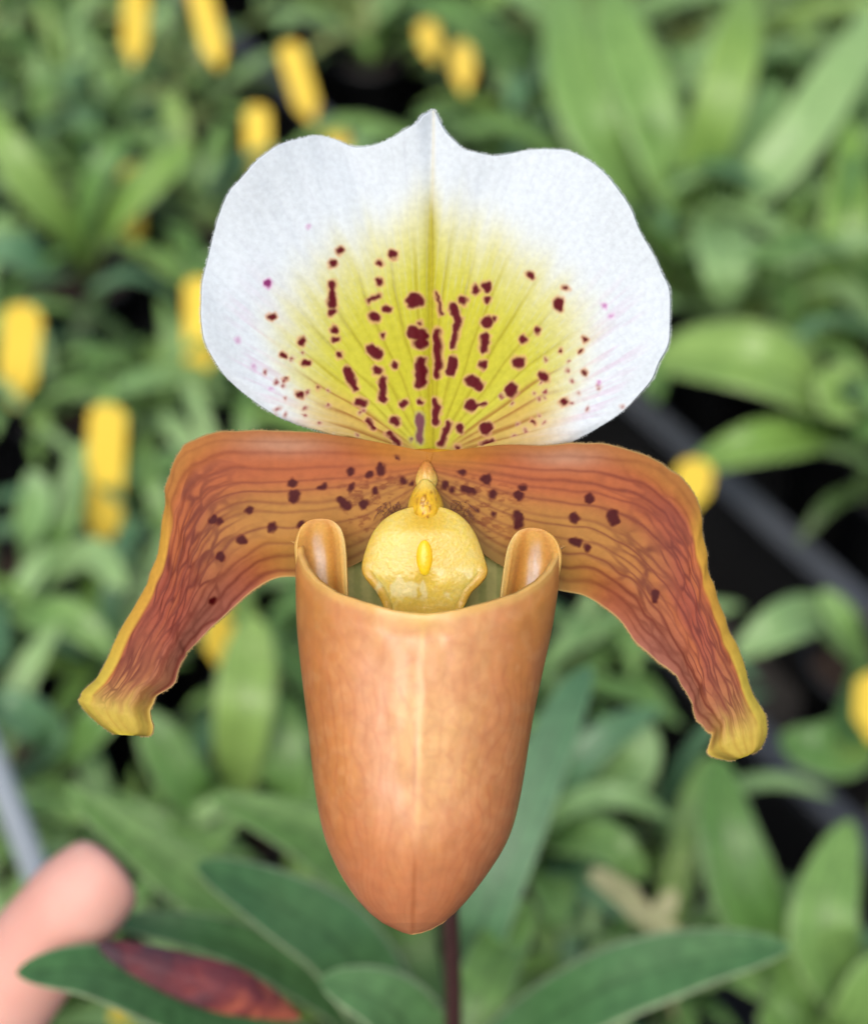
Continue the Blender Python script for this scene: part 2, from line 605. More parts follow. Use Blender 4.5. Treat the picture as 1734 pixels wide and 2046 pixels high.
# ------------------------------------------------------------------ yellow tags
def tag_mesh(wd, ln, th=.0009):
    """flat plastic tag, rounded top, pointed foot; local z up from the foot"""
    h = wd / 2
    out = [(-h * .1, 0), (h * .1, 0), (h, wd * .9)]
    n = 8
    r = h * .92
    for k in range(n + 1):
        a = k / n * math.pi / 2
        out.append((h - r + r * math.cos(a), ln - r + r * math.sin(a)))
    for k in range(n + 1):
        a = math.pi / 2 + k / n * math.pi / 2
        out.append((-h + r + r * math.cos(a), ln - r + r * math.sin(a)))
    out.append((-h, wd * .9))
    m = len(out)
    vs_ = [(x, -th / 2, z) for x, z in out] + [(x, th / 2, z) for x, z in out]
    fs = [tuple(range(m)), tuple(range(2 * m - 1, m - 1, -1))] + [(i, i + m, (i + 1) % m + m, (i + 1) % m) for i in range(m)]
    me = bpy.data.meshes.new('plant_tag')
    me.from_pydata(vs_, [], fs)
    me.update()
    return me


tag_px = []
clear = [tuple(campt(40, 1640, .80).xy)]     # spots where the view to a tag or the pipe is open
TAGS = [   # top px, height there, lower px, height there, width mm, label
    ((273, -30), .105, (268, 88), .06, 16, 'yellow plant tag cut by the upper edge, the left of two'),
    ((392, -40), .105, (428, 95), .06, 15, 'leaning yellow plant tag cut by the upper edge, the right of two'),
    ((575, 85), .070, (612, 205), .02, 16, 'leaning yellow plant tag between pale leaves above the white sepal'),
    ((850, 40), .055, (860, 85), .03, 15, 'short yellow plant tag above the pointed sepal tip'),
    ((922, 82), .055, (926, 145), .02, 16, 'small yellow plant tag just right above the sepal tip'),
    ((513, 210), .065, (515, 315), .02, 16, 'yellow plant tag touching the upper left shoulder of the white sepal'),
    ((668, 255), .050, (675, 300), .03, 15, 'yellow plant tag mostly hidden behind the top of the white sepal'),
    ((263, 328), .070, (262, 452), .01, 15, 'narrow yellow plant tag crossed by a bright leaf at upper left'),
    ((398, 555), .080, (398, 722), .01, 15, 'yellow plant tag half hidden behind the left side of the sepal'),
    ((48, 608), .085, (32, 770), .02, 18.5, 'wide yellow plant tag near the left edge'),
    ((216, 808), .095, (206, 1055), .005, 17, 'longest yellow plant tag, left of the orange petal'),
    ((1394, 918), .075, (1378, 990), .03, 17, 'yellow plant tag touching the shoulder of the right petal'),
    ((436, 1205), .075, (436, 1285), .035, 13, 'yellow plant tag peeping from under the left petal'),
    ((1752, 1345), .075, (1746, 1440), .01, 17, 'yellow plant tag cut by the right edge'),
    ((246, 2010), .060, (252, 2080), .03, 10, 'yellow plant tag at the lower edge below the red leaf'),
]
for (tp, th_, bp_, bh_, wd, lab) in TAGS:
    bh_ = max(bh_, th_ - (Vector(bp_) - Vector(tp)).length * .00026)
    a, b_ = at(*tp, th_), at(*bp_, bh_)
    ax = (a - b_).normalized()
    wd *= .82 if tp[1] < 350 else .95
    foot = b_ - ax * min(.012, max(.005, (b_.z + .02) / max(ax.z, .2)))
    ln = (a - foot).length
    o = link('plant_tag', tag_mesh(wd * .001, ln), M['tag'])
    toc = (CAM - a).normalized()
    yv = -(toc - ax * toc.dot(ax)).normalized()
    xv = yv.cross(ax)
    yaw = Matrix.Rotation(rnd.uniform(-.25, .25), 3, 'Z')
    m3 = Matrix((xv, yv, ax)).transposed() @ yaw
    o.matrix_world = Matrix.Translation(foot) @ m3.to_4x4()
    tag(o, lab, 'tag', 'yellow plant tags')
    clear.append((foot.x, foot.y - .035))
    tag_px.append((tp[0], (max(tp[1], 0) + bp_[1]) / 2, lab))

# the crowd on a jittered grid aligned with the trays
STEP = .048
org = RA
cnt = 0
for i in range(-26, 26):
    for j in range(-26, 26):
        if j == 0 or j == -1:
            off = .0
        q = org + rdir * (i * STEP) + rperp * (j * STEP + (.05 if j >= 0 else -.02))
        x, y = q.x + rnd.uniform(-.012, .012), q.y + rnd.uniform(-.012, .012)
        if not (.30 < y < 1.42) or abs(x) > .105 + .235 * y:
            continue
        d_r = (Vector((x, y, 0)) - RA).dot(rperp)
        u_r = (Vector((x, y, 0)) - RA).dot(rdir)
        if u_r > -.02 and -.115 < d_r < .045:       # the bare strip along the rim
            continue
        if any((x - a) ** 2 + (y - b_) ** 2 < .038 ** 2 for a, b_ in used):
            continue
        if any((x - a) ** 2 + (y - b_) ** 2 < .026 ** 2 for a, b_ in clear):
            continue
        right = x > .05 and y > .7
        tones = ['mid', 'mid', 'blue', 'pale', 'pale', 'dark', 'lime', 'mid'] if y < .95 else ['mid', 'pale', 'pale', 'olive', 'olive', 'lime', 'lime', 'mid', 'dark']
        crowd_plant(x, y, (.92 if right else .60), tones)
        cnt += 1
print('crowd plants', cnt)


def to_px(p):
    q = ROT.transposed() @ (p - CAM)
    return 867 + q.x / -q.z * FPX, 1023 - q.y / -q.z * FPX


MARKS = [(1300, 200, 'the tall strap leaves at upper right'), (1500, 730, 'the broad folded bright leaf'), (490, 1400, 'the upright lime green leaf'), (80, 380, 'the slanting bright leaf at upper left'),
         (1300, 1830, 'the dry straw coloured bract'), (1450, 1700, 'the wide upright leaf at lower right'), (40, 1640, 'the pale grey pipe'), (1250, 1450, 'the narrow pale arching leaf'), (0, 0, 'the upper left corner'), (1734, 0, 'the upper right corner'), (0, 2046, 'the lower left corner'), (1734, 2046, 'the lower right corner'),
         (862, 219, 'the pointed tip of the white sepal'), (400, 600, 'the left side of the white sepal'), (1340, 640, 'the right side of the white sepal'),
         (1100, 295, 'the upper right lobe of the white sepal'), (620, 275, 'the upper left lobe of the white sepal'),
         (230, 1440, 'the left petal tip'), (1470, 1490, 'the right petal tip'), (340, 920, 'the left petal shoulder'), (1400, 1000, 'the right petal shoulder'),
         (450, 1230, 'the lower edge of the left petal'), (1260, 1270, 'the lower edge of the right petal'), (600, 1400, 'the left wall of the pouch'),
         (1080, 1400, 'the right wall of the pouch'), (820, 1868, 'the bottom of the pouch'), (1500, 980, 'the grey tray rim'), (180, 1740, 'the pink finger tip'),
         (0, 1023, 'the middle of the left edge'), (1734, 1023, 'the middle of the right edge'), (1100, 0, 'the middle of the upper edge'), (660, 700, 'the spots left of the sepal midrib'), (1060, 700, 'the spots right of the sepal midrib')]
for x_, y_, l_ in tag_px:
    MARKS.append((x_, y_, 'the ' + l_.split(' plant tag')[0] + ' tag' + l_.split(' plant tag')[1].split(',')[0]))
taken = set()
for p in crowd:
    x_, y_ = to_px(p.location + Vector((0, 0, .04)))
    done = False
    for mx_, my_, ml_ in sorted(MARKS, key=lambda q: math.hypot(q[0] - x_, q[1] - y_))[:40]:
        dx_, dy_ = x_ - mx_, y_ - my_
        dist = math.hypot(dx_, dy_)
        hor, ver = ('left of' if dx_ < 0 else 'right of'), ('above' if dy_ < 0 else 'below')
        way = hor if abs(dx_) > 2.2 * abs(dy_) else ver if abs(dy_) > 2.2 * abs(dx_) else ver + ' and ' + hor
        lab = 'leafy green orchid ' + ('just ' if dist < 130 else '') + way + ' ' + ml_
        if lab not in taken and len(lab.split()) <= 16:
            taken.add(lab)
            tag(p, lab, 'plant', 'potted orchids crowding the bench')
            done = True
            break
    if not done:
        tag(p, 'leafy green orchid in the blurred crowd', 'plant', 'potted orchids crowding the bench')


# ------------------------------------------------------------------ the orchid in front
ROOT = Vector(campt(900, 2330, .50))
plant = empty('orchid_plant', ROOT)
tag(plant, 'slipper orchid with white spotted top sepal, orange petals and orange pouch', 'orchid')
flower = empty('flower', campt(867, 1023, D) - ROOT, plant)
flower.rotation_euler = (math.radians(90) - PITCH, 0, 0)


def FP(px, py, z):
    """photo pixels + millimetres towards the viewer from the flower's plane -> flower coordinates"""
    dep = D - np.asarray(z) * .001
    return np.stack([(px - 867) / FPX * dep, (1023 - py) / FPX * dep, D - dep], -1)


def seg_dist(x, y, x1, y1, x2, y2):
    dx, dy = x2 - x1, y2 - y1
    l2 = dx * dx + dy * dy
    t = np.clip(((x - x1) * dx + (y - y1) * dy) / l2, 0, 1) if l2 else 0
    return np.hypot(x - x1 - t * dx, y - y1 - t * dy)


def spots(c, px, py, items, org, sc, col=(94, 12, 22), halo=(222, 165, 120), hw=6.0, hs=.75):
    jx = px + (N1(px * .055, py * .055) - .5) * 6
    jy = py + (N2(px * .055, py * .055) - .5) * 6
    jx = jx + (N3(px * .14, py * .14) - .5) * 4.5
    jy = jy + (N1(px * .14 + 7, py * .14) - .5) * 4.5
    dm = np.full(px.shape, 99.)
    for it in items:
        x1, y1, x2, y2, r = it if len(it) == 5 else (it[0], it[1], it[0], it[1], it[2])
        d = seg_dist(jx, jy, org[0] + x1 / sc, org[1] + y1 / sc, org[0] + x2 / sc, org[1] + y2 / sc) - r / sc * 1.14
        dm = np.minimum(dm, d)
    c = mix(c, halo, hs * (1 - sm(0, hw, dm)))
    return mix(c, col, 1 - sm(-3.6, 2.6, dm))


def fuzz(name, Ex, Ey, Ez, Nx, Ny, n, ln, mat, seed):
    """short soft hairs standing out from a margin; Ex.. are points along it, Nx, Ny the outward direction"""
    r = np.random.RandomState(seed)
    i = r.randint(0, len(Ex) - 1, n)
    x0, y0, z0 = Ex[i], Ey[i], Ez[i]
    a = np.arctan2(Ny[i], Nx[i]) + r.normal(0, .5, n)
    l_ = ln * r.uniform(.4, 1.2, n)
    x1, y1 = x0 + np.cos(a) * l_, y0 + np.sin(a) * l_
    z1 = z0 + r.uniform(-.25, .25, n)
    wx, wy = -np.sin(a) * .55, np.cos(a) * .55
    A = np.stack([FP(x0 - wx, y0 - wy, z0), FP(x0 + wx, y0 + wy, z0), FP(x0, y0, z0 + .09), FP(x1, y1, z1)], 1).reshape(-1, 3)
    b = np.arange(n) * 4
    f = np.concatenate([np.stack([b, b + 1, b + 3], 1), np.stack([b + 1, b + 2, b + 3], 1), np.stack([b + 2, b, b + 3], 1)])
    me = bpy.data.meshes.new(name)
    me.from_pydata([tuple(v) for v in A], [], [tuple(map(int, q)) for q in f])
    o = link(name, me, mat, flower)
    o['kind'] = 'stuff'
    return o


def outward(Ex, Ey, sign=1):
    tx, ty = np.gradient(Ex), np.gradient(Ey)
    l_ = np.hypot(tx, ty) + 1e-9
    return sign * ty / l_, -sign * tx / l_


M['fuzz_white'] = simple_mat('fuzz_white', (.90, .93, .93), (.93, .95, .95), rough=.8, spec=.1)
_t = M['fuzz_white'].node_tree
_tr = N(_t, 'ShaderNodeBsdfTranslucent')
_tr.inputs[0].default_value = (.95, .97, .97, 1)
_ms = N(_t, 'ShaderNodeMixShader')
_ms.inputs[0].default_value = .5
_t.links.new(_t.nodes['Principled BSDF'].outputs[0], _ms.inputs[1])
_t.links.new(_tr.outputs[0], _ms.inputs[2])
_t.links.new(_ms.outputs[0], _t.nodes['Material Output'].inputs[0])
M['fuzz_tan'] = simple_mat('fuzz_tan', (.50, .34, .16), (.60, .44, .20), rough=.7)
# --- dorsal sepal
OUT = [(800, 914), (760, 899), (720, 885), (680, 874), (640, 863), (600, 850), (560, 834), (525, 815), (495, 790), (465, 763), (440, 735), (418, 700), (405, 665), (400, 625),
       (401, 585), (408, 545), (415, 510), (424, 470), (437, 430), (453, 395), (475, 360), (502, 328), (530, 305), (562, 286), (600, 275), (635, 272), (665, 277),
       (695, 288), (722, 294), (750, 289), (780, 275), (805, 258), (830, 243), (847, 227), (862, 219), (873, 226), (884, 247), (900, 272), (925, 294), (955, 303),
       (990, 309), (1020, 306), (1055, 298), (1095, 295), (1130, 301), (1165, 315), (1195, 335), (1222, 362), (1246, 394), (1265, 428), (1283, 465), (1302, 503),
       (1322, 538), (1334, 572), (1339, 610), (1338, 655), (1333, 695), (1315, 730), (1298, 762), (1272, 792), (1240, 823), (1205, 848), (1170, 868), (1130, 882),
       (1085, 890), (1040, 896), (1000, 902), (960, 909), (925, 915)]
nu, nv = 620, 260
uu = np.linspace(0, 1, nu)
E = catmull(OUT, uu)
# small natural irregularity of the margin
E += np.stack([N1(uu * 60, uu * 0) - .5, N2(uu * 60, uu * 0) - .5], -1) * 5
B0 = np.array([862., 918.])
vv = np.linspace(.015, 1, nv)
PX = B0[0] + (E[:, None, 0] - B0[0]) * vv[None]
PY = B0[1] + (E[:, None, 1] - B0[1]) * vv[None]
V = np.broadcast_to(vv[None], PX.shape)
UU = np.broadcast_to(uu[:, None], PX.shape)
dx, dy = PX - B0[0], B0[1] - PY
ang = np.degrees(np.arctan2(dx, dy))
rad = np.hypot(dx, dy)
nx, ny = dx / 470, dy / 690
Z = -8 + 7.5 * nx ** 2 * sm(0, .7, V) - 5 * ny * (1 - ny) + 3.0 * ny ** 3 - .9 * np.exp(-(dx / 16) ** 2) * sm(0, .3, ny)
# two shallow folds running to the notches beside the point
for a_, s_ in ((-13.5, 1), (13.0, 1)):
    Z += -1.9 * np.exp(-((ang - a_) / 7.5) ** 2) * sm(.55, 1, V)
Z += .9 * np.sin(UU * 46) * sm(.75, 1, V) ** 2
Z += .05 * np.cos(ang * 1.25 + 6 * N1(ang * .05, rad * .004)) * sm(.05, .4, V)
# pigment
ripple = N3.fbm(ang * .30, rad * .005)
C = np.broadcast_to(lin((222, 231, 236)), PX.shape + (3,)).copy()
C = mix(C, (212, 219, 226), .28 * sm(.45, .8, N2.fbm(ang * 1.6, rad * .012)) * sm(.2, .5, V))
pink = sm(35, 60, np.abs(ang)) * sm(.35, .6, V) * (1 - sm(.78, .95, V))
C = mix(C, (214, 192, 212), .55 * pink * sm(.45, .75, N1.fbm(ang * .9, rad * .01)))
ry = np.interp(np.abs(ang), [0, 3, 8, 20, 33, 42, 55, 66, 78, 90], [520, 490, 462, 440, 424, 408, 352, 280, 215, 160])
ry = ry + (ripple - .5) * 55
yel = 1 - sm(-135, 65, rad - ry)
C = mix(C, (226, 222, 160), .8 * (1 - sm(-60, 105, rad - ry)))
C = mix(C, (202, 198, 66), yel)
C = mix(C, (190, 184, 30), .55 * (1 - sm(-260, -60, rad - ry)) * (1 - sm(25, 50, np.abs(ang))))
C = mix(C, (186, 172, 30), .8 * np.exp(-(dx / 13) ** 2) * (1 - sm(470, 560, rad)))
tan_ = sm(46, 62, np.abs(ang)) * (1 - sm(190, 330, rad))
C = mix(C, (208, 160, 96), .62 * tan_)
# veins, spreading from the base and curving outwards
wa = ang / (1 + .10 * (rad / 400) ** 1.0) + (N1(rad * .012, ang * .03) - .5) * 3.0
for k, a_ in enumerate((-74, -67, -60, -53, -46, -38, -29, -20, -11, -4.5, 4, 11, 19, 28, 36, 44, 51, 58, 65, 72)):
    wpx = np.abs(np.radians(wa - a_)) * rad
    out_ = abs(a_) > 46
    reach = 1 - sm(.70, 1.05, rad / np.maximum(ry, 50))
    C = mix(C, (150, 92, 36) if out_ else (158, 142, 24), (.75 if out_ else .55) * np.exp(-(wpx / 3.0) ** 2) * reach * sm(30, 90, rad))
# fine hair-lines on the white
hl = np.abs(((wa * .55) % 1) - .5) * 2
C = mix(C, (204, 211, 220), .22 * sm(.80, 1.0, hl) * sm(.35, .6, V))
# midrib
C = mix(C, (150, 138, 22), .6 * np.exp(-((dx - 4) / 3.2) ** 2) * (1 - sm(440, 600, rad)))
C = mix(C, (222, 216, 190), .6 * np.exp(-((dx - 4) / 6) ** 2) * sm(470, 560, rad))
SL = [(845, 856, 19), (802, 925, 22), (808, 1045, 805, 1165, 21), (800, 1205, 21), (818, 1300, 20), (825, 1362, 20), (850, 1447, 19), (888, 1535, 930, 1640, 20), (955, 1715, 985, 1728, 24),
      (1010, 1825, 1040, 1860, 14), (1120, 1895, 1185, 1955, 16), (1140, 880, 1165, 880, 20), (1075, 925, 17), (1075, 1030, 22), (1010, 1142, 1065, 1115, 15), (1120, 1185, 22), (1047, 1232, 30),
      (1098, 1335, 17), (1025, 1420, 1060, 1440, 30), (1160, 1508, 20), (1065, 1535, 28), (1095, 1590, 1090, 1690, 19), (1088, 1700, 23), (1275, 1140, 40), (1265, 1320, 1305, 1330, 32), (1300, 1380, 32), (1300, 1270, 12),
      (1305, 1490, 1300, 1620, 26), (1310, 1715, 14), (1165, 1820, 26), (628, 1368, 22), (645, 1490, 670, 1492, 16), (1215, 1725, 22), (520, 1445, 540, 1455, 12), (540, 1583, 13), (600, 1675, 625, 1680, 12), (460, 1228, 20), (725, 1635, 9)]
rs = np.random.RandomState(41)
fine = []
for k in range(46):        # fine dots on the lower flanks, strung along the veins
    sg_ = -1 if k % 2 else 1
    aa, rr_ = math.radians(rs.choice([50, 56, 62, 68, 73]) + rs.normal(0, 1.2)), rs.uniform(150, 400)
    fine.append((862 + sg_ * math.sin(aa) * rr_, 918 - math.cos(aa) * rr_, rs.uniform(1.6, 4.2)))
SLp = [(440, 1045, 21)]
SLf = [(665, 720, 9), (355, 1515, 11), (460, 1640, 9), (270, 1360, 12)]
SLg = [(1305, 1800, 1300, 1930, 20), (1250, 1930, 10)]
SR = [(600, 1000, 18), (800, 1063, 16), (765, 1150, 760, 1175, 26), (283, 1080, 24), (348, 1062, 26), (348, 1138, 21), (210, 1137, 25), (160, 1185, 185, 1250, 24), (180, 1270, 152, 1400, 19), (148, 1490, 145, 1535, 29),
      (350, 1265, 31), (390, 1245, 13), (345, 1350, 325, 1420, 24), (328, 1505, 25), (262, 1590, 292, 1615, 33), (255, 1740, 32), (290, 1735, 340, 1722, 13), (195, 1865, 24), (345, 1855, 340, 1875, 28),
      (490, 1645, 38), (530, 1490, 34), (555, 1355, 24), (645, 1312, 16), (675, 1570, 29), (770, 1425, 15), (910, 1360, 15), (885, 1425, 14), (910, 1550, 14), (785, 1715, 800, 1712, 15), (610, 1825, 14),
      (70, 1100, 100, 1215, 9), (72, 1310, 75, 1560, 19), (62, 1710, 62, 1830, 21), (135, 1840, 90, 1960, 17), (185, 1975, 14), (320, 1955, 380, 1935, 11)]
SRf = [(1020, 1168, 13), (985, 1605, 10), (1060, 1225, 9)]
s1, s2 = 2.842, 2.841
C = spots(C, PX, PY, SL, (380, 200), s1)
C = spots(C, PX, PY, SR, (850, 200), s2)
C = spots(C, PX, PY, fine, (0, 0), 1.0, col=(140, 58, 62), halo=(214, 170, 150), hs=.5)
C = spots(C, PX, PY, SLp, (380, 200), s1, col=(140, 50, 110), halo=(225, 170, 215))
C = spots(C, PX, PY, SLg, (380, 200), s1, col=(120, 70, 78), halo=(185, 170, 110))
C = spots(C, PX, PY, SLf, (380, 200), s1, col=(205, 170, 200), halo=(220, 200, 222))
C = spots(C, PX, PY, SRf, (850, 200), s2, col=(190, 130, 180), halo=(222, 196, 222))
sep_me = grid_mesh('dorsal_sepal', FP(PX, PY, Z), C, flip=True, k=.89)
so = link('dorsal_sepal', sep_me, M['sepal'], flower)
solidify(so, .0006)
ox, oy = outward(PX[:, -1], PY[:, -1], 1)
fuzz('margin_hair', PX[:, -1], PY[:, -1], Z[:, -1] + .05, ox, oy, 2600, 5.0, M['fuzz_white'], 3)


# --- the two side petals
def cells(u, v, seed, n, su, sv):
    """distance to the edges of stretched voronoi cells (the net of side veins)"""
    r = np.random.RandomState(seed)
    pu, pv = r.rand(n), r.rand(n)
    d1 = np.full(u.shape, 9.)
    d2 = np.full(u.shape, 9.)
    for a, b in zip(pu, pv):
        d = np.hypot((u - a) * su, (v - b) * sv)
        d2 = np.minimum(d2, np.maximum(d, d1))
        d1 = np.minimum(d1, d)
    return d2 - d1


def petal(A, Bp, side, spot_items, org, sc, seed):
    nu, nv = 420, 230
    u = np.linspace(0, 1, nu)
    a, b = catmull(A, u), catmull(Bp, u)
    a += np.stack([N1(u * 40 + seed, u * 0) - .5, N2(u * 40 + seed, u * 0) - .5], -1) * 5 * (sm(.1, .3, u) * (1 - sm(.8, .92, u)))[:, None]
    b += np.stack([N2(u * 34 + seed, u * 0) - .5, N3(u * 34 + seed, u * 0) - .5], -1) * 8 * (sm(.4, .6, u) * (1 - sm(.8, .92, u)))[:, None]
    v = np.linspace(0, 1, nv)
    P = a[:, None] * (1 - v[None, :, None]) + b[:, None] * v[None, :, None]
    px, py = P[..., 0], P[..., 1]
    U = np.broadcast_to(u[:, None], px.shape)
    Vv = np.broadcast_to(v[None], px.shape)
    # form: shoulder rolled back along the outer margin, blade dished, tip flared
    roll = np.clip((.22 - Vv) / .22, 0, 1)
    fold = sm(.42, .6, U)
    z = .5 + 3.0 * sm(.35, .7, U) + 1.0 * sm(.6, 1, U)
    z -= (3.0 - .8 * fold) * roll ** 2 * sm(0, .12, U)
    z -= 2.4 * sm(.62, 1, Vv) ** 2 * sm(.05, .3, U)
    z += .5 * np.sin(U * 12 + seed) * (Vv - .5) * sm(.45, .8, U)
    z -= 1.5 * sm(.86, 1, U)
    dv = (N1.fbm(U * 9 + seed, Vv * 4) - .5) * .11 * sm(.05, .3, U)
    vein = np.zeros(px.shape)
    wob = np.random.RandomState(seed)
    VS = np.linspace(.08, .93, 11) + wob.uniform(-.025, .025, 11)
    wid = np.hypot(*(a - b).T)[:, None]
    for k, vk in enumerate(VS):
        dpx = np.abs(Vv + dv - vk) * wid
        fade = 1 if k % 2 == 0 else 1 - sm(.42, .62, U)
        vein = np.maximum(vein, np.exp(-(dpx / wob.uniform(3.0, 4.8)) ** 2) * wob.uniform(.6, 1) * fade * (.62 + .38 * sm(.12, .4, U)))
        z += -.03 * np.exp(-(dpx / 5.0) ** 2) * sm(.1, .3, U)
    net = cells(U + dv * .6, Vv + (N2.fbm(U * 14, Vv * 9) - .5) * .06, seed, 170, 8.5, 8.0)
    netv = (1 - sm(.02, .22, net)) * sm(.2, .42, U) * (1 - .6 * sm(.7, .9, Vv)) * (.45 + .55 * sm(.35, .6, N1.fbm(U * 11 + seed, Vv * 5)))
    # pigment, plus a painted sheen on the shoulder
    c = np.broadcast_to(lin((186, 102, 58)), px.shape + (3,)).copy()
    c = mix(c, (164, 80, 60), .9 * sm(.32, .62, N1.fbm(U * 5 + 3 + seed, Vv * 4)) * sm(.2, .5, U))
    c = mix(c, (172, 110, 92), .9 * sm(.6, .9, Vv) * sm(.25, .5, U))
    c = mix(c, (190, 138, 64), .85 * sm(.30, .55, Vv) * (1 - sm(.22, .55, U)) * (1 - sm(.66, .9, Vv) * sm(.22, .36, U)))
    c = mix(c, (168, 138, 78), .8 * sm(.72, .95, Vv) * (1 - sm(.1, .3, U)))
    c = mix(c, (190, 140, 84), .7 * sm(.60, .85, U) * sm(.1, .3, Vv))
    c = mix(c, (200, 138, 62), .9 * (1 - sm(.02, .22, Vv)) * sm(.22, .4, U))
    c = mix(c, (200, 132, 74), .6 * (1 - sm(.02, .16, Vv)))
    c = mix(c, (206, 158, 128), .7 * np.exp(-((U - .20) / .06) ** 2 - ((Vv - .10) / .07) ** 2))  # pinkish sheen on the upper shoulder, painted into the colour
    c = mix(c, (114, 44, 36), np.clip(.82 * vein * (1 - .72 * (1 - sm(.04, .20, Vv))), 0, 1) * (1 - sm(.80, .97, U)))
    c = mix(c, (108, 42, 34), .82 * netv * (1 - vein) * sm(.08, .22, Vv) * (1 - sm(.84, .95, U)))
    # folded-back margin and the tip are clear yellow
    mar = (1 - sm(.13, .19, Vv + .03 * (N3(U * 12, U * 0) - .5))) * sm(.44, .52, U)
    c = mix(c, (226, 172, 70), .95 * mar)
    c = mix(c, (226, 202, 82), .9 * mar * sm(.6, .8, U))
    tip = sm(.75, .90, U + .03 * (Vv - .4) + .04 * (N2(Vv * 14, U * 20) - .5))
    c = mix(c, (218, 194, 84), .85 * tip)
    c = mix(c, (186, 140, 60), .35 * tip * vein)
    c = mix(c, (214, 196, 60), .7 * sm(.93, 1, U))
    # pale thin margins, orange tint near the base
    edge = np.maximum(1 - sm(0, .012, Vv), sm(.985, 1, Vv))
    c = mix(c, (214, 190, 120), .7 * edge * sm(.1, .2, U))
    base = 1 - sm(.0, .14, U)
    c = mix(c, (190, 128, 30), .7 * base * (1 - sm(.1, .5, Vv)))
    spk = sm(.50, .72, N3.fbm(px * .09, py * .16, 3))
    c = mix(c, (120, 46, 24), .6 * spk * sm(.02, .05, U) * (1 - sm(.10, .18, U)) * sm(.25, .45, Vv) * (1 - sm(.75, .95, Vv)))
    c = spots(c, px, py, spot_items, org, sc, col=(76, 2, 6), halo=(128, 45, 28), hw=3.5, hs=.45)
    o = link('petal', grid_mesh('petal', FP(px, py, z), c, flip=(side > 0), k=.76), M['petal'], flower)
    solidify(o, .0007)
    for e_, sg in ((0, -side), (-1, side)):
        k0 = int(nu * (.12 if e_ == 0 else .3))
        ex, ey, ez = px[k0:, e_], py[k0:, e_], z[k0:, e_] - .3
        ox, oy = outward(ex, ey, -sg)
        fuzz('margin_hair', ex, ey, ez, ox, oy, 600, 4, M['fuzz_tan'], seed + e_)
    return o


PLA = [(866, 905), (760, 884), (690, 872), (610, 862), (520, 859), (440, 863), (385, 880), (350, 912), (333, 965), (324, 1040), (312, 1115), (285, 1180), (248, 1245), (215, 1312), (190, 1358), (163, 1385), (160, 1408), (195, 1445), (228, 1468)]
PLB = [(846, 985), (790, 1060), (740, 1110), (680, 1140), (610, 1152), (555, 1155), (510, 1178), (470, 1212), (440, 1240), (410, 1266), (385, 1293), (368, 1312), (356, 1340), (342, 1372), (308, 1396), (303, 1430), (306, 1455), (300, 1470), (280, 1471)]
PRA = [(852, 905), (940, 895), (1010, 888), (1085, 889), (1150, 884), (1215, 886), (1280, 905), (1335, 932), (1372, 968), (1396, 1010), (1406, 1070), (1418, 1145), (1438, 1210), (1462, 1270), (1484, 1325), (1503, 1380), (1527, 1425), (1533, 1462), (1520, 1495), (1500, 1508)]
PRB = [(862, 985), (915, 1050), (970, 1110), (1040, 1150), (1110, 1178), (1165, 1190), (1205, 1213), (1240, 1242), (1270, 1285), (1300, 1310), (1330, 1335), (1360, 1362), (1376, 1395), (1388, 1432), (1404, 1452), (1420, 1468), (1414, 1500), (1420, 1511), (1450, 1519), (1470, 1519)]
QL = [(1350, 250, 18), (1437, 262, 16), (1492, 225, 1490, 250, 17), (1068, 303, 19), (1080, 365, 25), (1200, 325, 1220, 318, 12), (1355, 325, 18), (1465, 340, 17), (1300, 385, 1330, 410, 20), (1408, 400, 21), (866, 432, 17), (685, 478, 22),
      (715, 490, 17), (972, 515, 23), (828, 575, 24), (722, 655, 21), (685, 868, 15), (1112, 500, 18), (1575, 180, 9), (1600, 290, 16), (1640, 300, 14)]
QR = [(180, 210, 14), (290, 230, 300, 245, 20), (325, 312, 20), (475, 280, 16), (455, 322, 23), (450, 410, 455, 460, 20), (795, 332, 22), (910, 415, 920, 442, 22), (725, 430, 22), (720, 540, 740, 550, 20), (790, 572, 19), (1118, 795, 1118, 822, 16),
      (250, 390, 9), (330, 410, 11), (190, 290, 225, 298, 17), (90, 265, 18), (130, 290, 14)]
petal(PLA, PLB, -1, QL, (140, 840), 2.408, 11)
petal(PRA, PRB, 1, QR, (850, 860), 2.442, 23)

# --- lower sepal behind the pouch
OS = [(800, 940), (700, 1010), (650, 1100), (640, 1180), (650, 1260), (690, 1330), (760, 1390), (860, 1420), (950, 1390), (1020, 1330), (1060, 1260), (1070, 1180), (1060, 1100), (1010, 1010), (910, 940)]
nu, nv = 90, 60
E = catmull(OS, np.linspace(0, 1, nu))
vv = np.linspace(.02, 1, nv)
PX = 855 + (E[:, None, 0] - 855) * vv[None]
PY = 960 + (E[:, None, 1] - 960) * vv[None]
Z = -1.8 - 3 * vv[None] ** 2 + 2 * ((PX - 855) / 200) ** 2
C = np.broadcast_to(lin((226, 226, 158)), PX.shape + (3,)).copy()
C = mix(C, (190, 200, 130), .7 * sm(.45, .7, np.abs(((PX * .028) % 1) - .5) * 2))
link_o = link('lower_sepal', grid_mesh('lower_sepal', FP(PX, PY, Z), C, flip=True), M['lower'], flower)
solidify(link_o, .0006)

